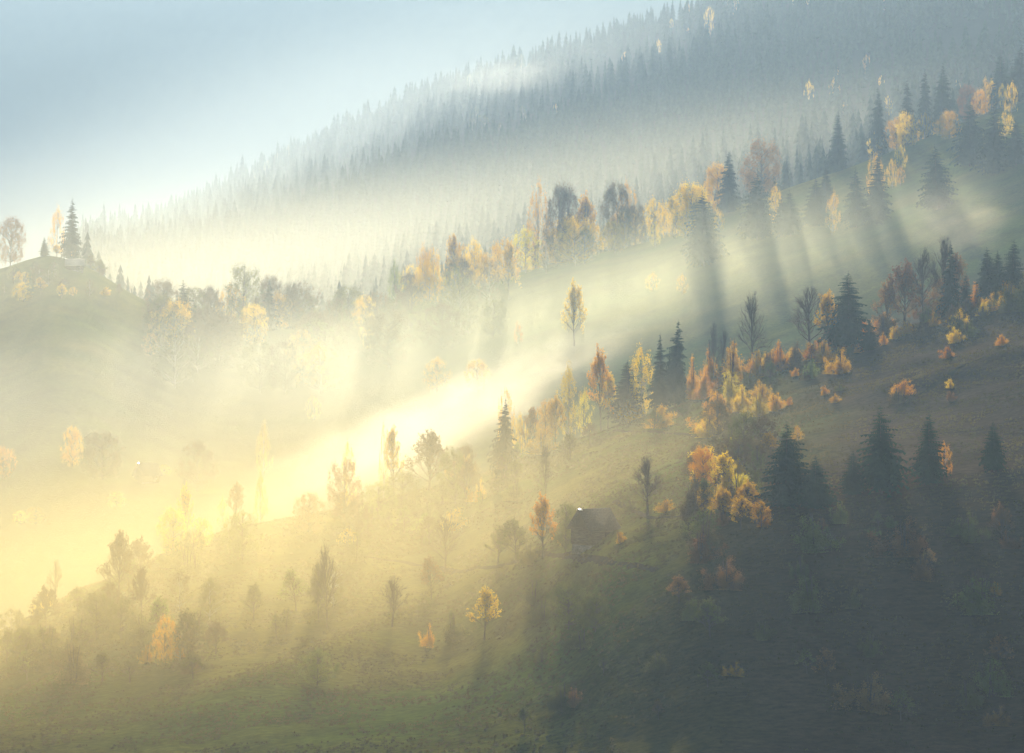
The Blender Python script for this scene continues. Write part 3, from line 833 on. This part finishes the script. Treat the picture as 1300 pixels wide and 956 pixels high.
# crest trees and the nearest rows stand as single trees, the rest is one forest
crest = [t for t in ind if 1560 < t[2] < 1665 and t[6] < 1000]
front = sorted([t for t in ind if not (1560 < t[2] < 1665 and t[6] < 1000)], key=lambda t: t[2])
random.shuffle(crest); crest_i = crest[:90]
single = set(id(t) for t in crest_i + front[:110])
for t in ind:
    _, x, y, z, h, w, sx, sy = t
    k = random.randrange(6)
    if id(t) in single:
        cr = t[2] > 1500
        root = bpy.data.objects.new('spruce_tree', lowme[k]); COL.objects.link(root)
        root.location = (x, y, z - .3); root.scale = (w, w, h * (1.12 if cr else 1.0)); root.rotation_euler = (0, 0, random.uniform(0, 6.28))
        if cr: tag(root, 'small hazy spruce in the row along the skyline of the far mountain', 'spruce', 'spruces along the far mountain skyline')
        else: tag(root, 'misty spruce in the front rows of the forest behind the middle hill', 'spruce', 'spruces in the front rows of the far forest')
        continue
    v, tt = LOW[k]; a = random.uniform(0, 6.28); c, s = math.cos(a), math.sin(a)
    P = np.stack([(v[:, 0] * c - v[:, 1] * s) * w + x, (v[:, 0] * s + v[:, 1] * c) * w + y, v[:, 2] * h + z - .3], 1)
    VV.append(P); TT.append(tt + vo); vo += len(v); nfor += 1
fo = link('spruce_forest', mk_mesh('spruce_forest', np.concatenate(VV), None, np.concatenate(TT)), M['spruce'])
tag(fo, 'dark spruce forest covering the far mountain, fading into mist', 'forest', kind='stuff')
bir.sort(key=lambda b: b[1]); bir = bir[::max(1, len(bir) // 85)][:85]
for (x, y, z, h) in bir:
    px = CX + x / y * F
    plant('B', 'gold' if px > 700 else 'olive', x, y, z, h, h * random.uniform(.38, .55),
          'pale golden birch scattered among the dark spruces of the far mountain' if px > 700 else 'faint pale birch among the misty spruces of the far forest',
          'birches in the far mountain forest')
print('forest', nfor, 'single', len(single), 'birch', len(bir), 'planted', cnt[0])

# ------------------------------------------------------------------ barn and huts
def box(acc, x0, x1, y0, y1, z0, z1):
    V = [(x, y, z) for z in (z0, z1) for y in (y0, y1) for x in (x0, x1)]
    acc.add(V, Q=[(0, 2, 3, 1), (4, 5, 7, 6), (0, 1, 5, 4), (2, 6, 7, 3), (0, 4, 6, 2), (1, 3, 7, 5)])
def slab(acc, a, b, c, d, th):
    """thick panel a-b-c-d (a,b top edge), thickness th downwards along its normal"""
    a, b, c, d = map(Vector, (a, b, c, d)); n = (b - a).cross(d - a).normalized() * th
    if n.z > 0: n = -n
    V = [a, b, c, d, a + n, b + n, c + n, d + n]
    acc.add(V, Q=[(0, 1, 2, 3), (7, 6, 5, 4), (0, 4, 5, 1), (1, 5, 6, 2), (2, 6, 7, 3), (3, 7, 4, 0)])
M['boards'] = wood_mat('weathered_boards', (.045, .035, .026), (.11, .085, .062), 9, .6)
M['logs'] = wood_mat('log_wall', (.06, .045, .032), (.13, .10, .07), 1, 7)
M['shingle'] = wood_mat('old_shingles', (.045, .04, .034), (.10, .09, .078), 5, 5)
M['slate'] = wood_mat('grey_roofing', (.22, .21, .20), (.36, .35, .33), 5, 5)
M['stone'] = wood_mat('field_stone', (.10, .095, .085), (.22, .21, .19), 2, 3)
M['dark'] = wood_mat('dark_wood', (.02, .016, .012), (.045, .035, .028))
m, nt, out = new_mat('tin'); p = N(nt, 'ShaderNodeBsdfPrincipled'); p.inputs['Base Color'].default_value = (.75, .75, .74, 1); p.inputs['Metallic'].default_value = .9; p.inputs['Roughness'].default_value = .38
nz = N(nt, 'ShaderNodeTexNoise'); nz.inputs['Scale'].default_value = 3.; mr = N(nt, 'ShaderNodeMapRange'); mr.inputs['To Min'].default_value = .25; mr.inputs['To Max'].default_value = .5
nt.links.new(nz.outputs['Fac'], mr.inputs[0]); nt.links.new(mr.outputs[0], p.inputs['Roughness']); nt.links.new(p.outputs[0], out.inputs['Surface'])
M['tin'] = m
def barn(name, px, py, lay, L, W, H, RH, rot, label, cat, roofmat, hip=1.4):
    x, y, z = spot(px, py, lay)
    root = bpy.data.objects.new(name, None); COL.objects.link(root); root.location = (x, y, z - .25); root.rotation_euler = (0, 0, rot); tag(root, label, cat)
    a = Acc()
    for i in range(int(H / .28)):         # stacked logs with crossed ends
        zz = i * .28
        e = .22 if i % 2 else .0
        box(a, -L / 2 - e, L / 2 + e, -W / 2, -W / 2 + .22, zz, zz + .265); box(a, -L / 2 - e, L / 2 + e, W / 2 - .22, W / 2, zz, zz + .265)
        box(a, -L / 2, -L / 2 + .22, -W / 2 - .22 + e, W / 2 + .22 - e, zz + .002, zz + .262); box(a, L / 2 - .22, L / 2, -W / 2 - .22 + e, W / 2 + .22 - e, zz + .002, zz + .262)
    link('log_wall', a.mesh('log_wall'), M['logs'], root)
    b0 = Acc(); box(b0, -L / 2 + .02, L / 2 - .02, -W / 2 + .02, W / 2 - .02, -1.6, -.002); link('foundation', b0.mesh('foundation'), M['stone'], root)
    # gable boards, each board separate with small gaps
    g = Acc(); nb = 22; o = .75
    for sx in (-1, 1):
        for i in range(nb):
            y0 = -W / 2 + W * i / nb + .02; y1 = -W / 2 + W * (i + 1) / nb - .02; ym = (y0 + y1) / 2
            top = H + RH * (1 - abs(ym) / (W / 2 + o)) - .18
            xx = sx * (L / 2 - .1)
            box(g, min(xx, xx + sx * .05), max(xx, xx + sx * .05), y0, y1, H * .62, top)
    link('gable_boards', g.mesh('gable_boards'), M['boards'], root)
    r = Acc()
    ze = H - .45
    for sy in (-1, 1):
        slab(r, (-L / 2 - .6, 0, H + RH), (L / 2 + .6, 0, H + RH), (L / 2 + .6, sy * (W / 2 + o), ze), (-L / 2 - .6, sy * (W / 2 + o), ze), .12)
        for k in range(14):               # rows of overlapping shingles
            t0, t1 = k / 14, (k + 1) / 14 + .01
            za, zb = H + RH - (H + RH - ze) * t0 + .03, H + RH - (H + RH - ze) * t1 + .075
            slab(r, (-L / 2 - .6, sy * (W / 2 + o) * t0, za), (L / 2 + .6, sy * (W / 2 + o) * t0, za), (L / 2 + .6, sy * (W / 2 + o) * t1, zb), (-L / 2 - .6, sy * (W / 2 + o) * t1, zb), .03)
    rf = link('roof', r.mesh('roof'), M[roofmat], root)
    c = Acc()
    slab(c, (-L / 2 - .65, 0, H + RH + .10), (-L / 2 + .1, 0, H + RH + .10), (-L / 2 + .1, .42, H + RH - .16), (-L / 2 - .65, .42, H + RH - .16), .02)
    slab(c, (-L / 2 - .65, 0, H + RH + .10), (-L / 2 + .1, 0, H + RH + .10), (-L / 2 + .1, -.42, H + RH - .16), (-L / 2 - .65, -.42, H + RH - .16), .02)
    link('ridge_cap', c.mesh('ridge_cap'), M['tin'], rf)
    d = Acc(); box(d, .4, 1.9, -W / 2 - .06, -W / 2 - .01, .1, 2.0)
    dr = link('door', d.mesh('door'), M['dark'], root)
    k = Acc(); box(k, 1.65, 1.75, -W / 2 - .12, -W / 2 - .06, .95, 1.15); link('handle', k.mesh('handle'), M['tin'], dr)
    d = Acc(); 
    for yy in (-W / 2 + .6, W / 2 - .72): box(d, L / 2 + .0, L / 2 + .1, yy, yy + .12, .3, H)
    link('corner_post', d.mesh('corner_post'), M['dark'], root)
    return root
barn('wooden_barn', 754, 690, 'n', 5.6, 4.6, 2.9, 2.9, math.radians(38), 'weathered brown wooden barn with a steep roof standing on the green slope', 'barn', 'shingle')
barn('wooden_hut', 187, 612, 'v', 6.0, 4.6, 2.4, 3.4, math.radians(40), 'small grey hut with a bright roof edge in the misty left valley', 'hut', 'shingle')
barn('mountain_house', 95, 343, 'm', 6.5, 5, 2.2, 2.4, math.radians(10), 'faint pale-roofed house below the small ridge at far left', 'house', 'slate')

# ------------------------------------------------------------------ tracks
def track(name, pts, width, mat, lay='n'):
    P = [Vector(spot(px, py, lay)) for px, py in pts]
    Q = []
    for i in range(len(P) - 1):
        n = max(2, int((P[i + 1] - P[i]).length / 1.5))
        for k in range(n): Q.append(P[i].lerp(P[i + 1], k / n))
    Q.append(P[-1]); Q = [Q[0]] + [(Q[i - 1] * .25 + Q[i] * .5 + Q[i + 1] * .25) for i in range(1, len(Q) - 1)] + [Q[-1]]
    V = []
    for i, q in enumerate(Q):
        t = Q[min(i + 1, len(Q) - 1)] - Q[max(i - 1, 0)]; nrm = Vector((-t.y, t.x, 0)).normalized()
        ww = width * (1 + .25 * math.sin(i * .7) + .15 * math.sin(i * 2.3))
        for s in (-.5, -.17, .17, .5):
            pp = q + nrm * ww * s; V.append((pp.x, pp.y, gz(pp.x, pp.y) + (.05 if abs(s) < .3 else -.06)))
    Qd = [(i * 4 + k, i * 4 + k + 1, i * 4 + k + 5, i * 4 + k + 4) for i in range(len(Q) - 1) for k in range(3)]
    return tag(link(name, mk_mesh(name, V, Qd, smooth=True), mat), kind='structure')
M['dirt'] = leaf_mat('trodden_earth', (.030, .026, .015), (.062, .052, .032), 0, 0, .4)
track('path', [(955, 558), (1000, 560), (1060, 548), (1130, 532), (1200, 518), (1260, 506), (1320, 498)], 2.2, M['dirt'])
track('path', [(1110, 545), (1160, 505), (1220, 470), (1290, 440)], 1.8, M['dirt'])
track('path', [(780, 546), (820, 548), (868, 552), (900, 556)], 1.6, M['dirt'])
track('path', [(430, 704), (500, 712), (560, 722), (610, 722), (650, 716), (720, 706), (780, 716), (835, 730)], 1.8, M['dirt'])
track('path', [(780, 640), (830, 660), (900, 655)], 1.4, M['dirt'])
track('path', [(905, 262), (950, 248), (1000, 233), (1075, 208), (1100, 203)], 5, M['dirt'], 'm')

# ------------------------------------------------------------------ grass
gr = np.random.default_rng(11); ntuf = 60000
td = 285 + 240 * gr.random(ntuf) ** .8; tu = gr.uniform(-.24, .24, ntuf); tx = tu * td
tz = np.array([gz(a_, b_) for a_, b_ in zip(tx, td)])
keep = fbm(tx / 9., td / 6., 2, 61) > -.25; tx, td, tz = tx[keep], td[keep], tz[keep]; ntuf = len(tx)
V = []; 
for k in range(4):
    an = gr.uniform(0, 6.28, ntuf); hh = gr.uniform(.08, .34, ntuf); ww = gr.uniform(.10, .28, ntuf); ox = gr.uniform(-.2, .2, ntuf); oy = gr.uniform(-.2, .2, ntuf)
    V.append(np.stack([np.stack([tx + ox - np.cos(an) * ww, td + oy - np.sin(an) * ww, tz - .08], 1), np.stack([tx + ox + np.cos(an) * ww, td + oy + np.sin(an) * ww, tz - .08], 1), np.stack([tx + ox + np.sin(an) * .15, td + oy, tz + hh], 1)], 1))
V = np.concatenate(V).reshape(-1, 3)
M['grass'] = leaf_mat('dry_grass', (.062, .054, .018), (.14, .108, .038), .35, .0, .06)
tag(link('grass_tufts', mk_mesh('grass_tufts', V, None, np.arange(len(V)).reshape(-1, 3)), M['grass']), 'uneven grass tufts over the near meadow slope', 'grass', kind='stuff')

# ------------------------------------------------------------------ air: haze and mist
def vol_mat(name, color, density, aniso):
    m, nt, out = new_mat(name)
    v = N(nt, 'ShaderNodeVolumePrincipled'); v.inputs['Color'].default_value = (*color, 1); v.inputs['Density'].default_value = density; v.inputs['Anisotropy'].default_value = aniso
    nt.links.new(v.outputs[0], out.inputs['Volume']); return m, nt, v
m, _, _ = vol_mat('haze', HAZE_C, HAZE_D, .35)
zmin = float(Zg.min()) - 1
a = Acc(); box(a, -2700, 2700, -60, 3500, zmin, 560)
tag(link('haze', a.mesh('haze'), m), 'thin pale haze filling the whole valley air', 'haze', kind='stuff')

def ico(sub=3):
    import bmesh
    bm = bmesh.new(); bmesh.ops.create_icosphere(bm, subdivisions=sub, radius=1.0); me = bpy.data.meshes.new('mist_bank'); bm.to_mesh(me); bm.free(); return me
def mist(label, px, py, d, rx, ry, rz, dens, color, aniso=.35, yaw=0, roll=0, noise=1.8, nscale=4.5, thr=.0, step=.6, hard=1.0):
    u = (px - CX) / F; v = (CY - py) / F
    m, nt, vp = vol_mat('mist', color, dens, aniso)
    tc = N(nt, 'ShaderNodeTexCoord')
    ln = N(nt, 'ShaderNodeVectorMath', operation='LENGTH'); nt.links.new(tc.outputs['Object'], ln.inputs[0])
    fall = N(nt, 'ShaderNodeMapRange', interpolation_type='SMOOTHSTEP'); fall.inputs['From Min'].default_value = 1.0; fall.inputs['From Max'].default_value = .1
    mp = N(nt, 'ShaderNodeMapping'); mp.inputs['Scale'].default_value = (rx / rz * nscale * .45, ry / rz * nscale * .5, nscale); mp.inputs['Location'].default_value = (px * .013, d * .01, py * .017)
    nt.links.new(tc.outputs['Object'], mp.inputs[0])
    nz = N(nt, 'ShaderNodeTexNoise'); nz.inputs['Scale'].default_value = .45; nz.inputs['Detail'].default_value = 4.5; nz.inputs['Roughness'].default_value = .55; nz.inputs['Distortion'].default_value = .5
    nt.links.new(mp.outputs[0], nz.inputs['Vector'])
    # noise erodes the fall-off: length + noise
    ms = N(nt, 'ShaderNodeMath', operation='MULTIPLY_ADD'); ms.inputs[1].default_value = noise; 
    sub = N(nt, 'ShaderNodeMath', operation='SUBTRACT'); sub.inputs[1].default_value = .5
    nt.links.new(nz.outputs['Fac'], sub.inputs[0]); nt.links.new(sub.outputs[0], ms.inputs[0]); nt.links.new(ln.outputs['Value'], ms.inputs[2])
    nt.links.new(ms.outputs[0], fall.inputs[0])
    edge = N(nt, 'ShaderNodeMapRange', interpolation_type='SMOOTHSTEP'); edge.inputs['From Min'].default_value = 1.0; edge.inputs['From Max'].default_value = .5
    nt.links.new(ln.outputs['Value'], edge.inputs[0])
    mu = N(nt, 'ShaderNodeMath', operation='MULTIPLY'); nt.links.new(fall.outputs[0], mu.inputs[0]); nt.links.new(edge.outputs[0], mu.inputs[1])
    mu2 = N(nt, 'ShaderNodeMath', operation='MULTIPLY'); mu2.inputs[1].default_value = dens; nt.links.new(mu.outputs[0], mu2.inputs[0])
    nt.links.new(mu2.outputs[0], vp.inputs['Density'])
    m.cycles.volume_step_rate = step
    o = link('mist_bank', ico(), m)
    o.location = (u * d, d, v * d); o.scale = (rx, ry, rz); o.rotation_euler = (0, roll, yaw)
    return tag(o, label, 'mist', kind='stuff')
for mm in MISTS: mist(**mm)
def soft(label, c, rad, dens, color, aniso, roll=0, step=1.0):
    m, nt, vp = vol_mat('mist', color, dens, aniso)
    tc = N(nt, 'ShaderNodeTexCoord'); ln = N(nt, 'ShaderNodeVectorMath', operation='LENGTH'); nt.links.new(tc.outputs['Object'], ln.inputs[0])
    fall = N(nt, 'ShaderNodeMapRange', interpolation_type='SMOOTHSTEP'); fall.inputs['From Min'].default_value = 1.0; fall.inputs['From Max'].default_value = 0; fall.inputs['To Max'].default_value = dens
    nt.links.new(ln.outputs['Value'], fall.inputs[0]); nt.links.new(fall.outputs[0], vp.inputs['Density'])
    m.cycles.volume_step_rate = step
    o = link('mist_bank', ico(), m); o.location = c; o.scale = rad; o.rotation_euler = (0, roll, 0)
    return tag(o, label, 'mist', kind='stuff')
for sm in SOFT: soft(*sm)

# ------------------------------------------------------------------ light
sund = Vector((100 / F, 1, SUN_V / F)).normalized()
el = math.asin(sund.z); az = math.atan2(sund.x, sund.y)
sun = bpy.data.lights.new('sun', 'SUN'); sun.energy = SUN_E; sun.angle = math.radians(.53); sun.color = SUN_C
so = bpy.data.objects.new('sun', sun); COL.objects.link(so); so.location = sund * 900; so.rotation_euler = sund.to_track_quat('Z', 'Y').to_euler()
w = bpy.data.worlds.new('World'); scene.world = w; w.use_nodes = True
nt = w.node_tree; bg = nt.nodes['Background']
sky = nt.nodes.new('ShaderNodeTexSky'); sky.sky_type = 'NISHITA'; sky.sun_disc = False; sky.sun_elevation = el; sky.sun_rotation = az
sky.altitude = 900; sky.air_density = SKY_AIR; sky.dust_density = SKY_DUST; sky.ozone_density = SKY_OZ
nt.links.new(sky.outputs[0], bg.inputs[0]); bg.inputs[1].default_value = SKY_S
cam = bpy.data.cameras.new('camera'); co = bpy.data.objects.new('camera', cam); COL.objects.link(co); scene.camera = co
cam.sensor_fit = 'HORIZONTAL'; cam.sensor_width = 36; cam.lens = 36 * F / 1300; cam.clip_end = 9000; cam.clip_start = .5
co.location = (0, 0, 0); co.rotation_euler = (math.radians(90), 0, 0)
vs = scene.view_settings; vs.view_transform = 'Standard'; vs.look = 'None'; vs.exposure = EXPO; vs.gamma = 1; vs.use_curve_mapping = False
cy = scene.cycles
cy.max_bounces = 10; cy.diffuse_bounces = 2; cy.glossy_bounces = 1; cy.transmission_bounces = 2; cy.volume_bounces = 3; cy.transparent_max_bounces = 96
cy.caustics_reflective = False; cy.caustics_refractive = False; cy.use_denoising = True; cy.volume_step_rate = 1.0; cy.volume_max_steps = 256
cy.use_adaptive_sampling = False
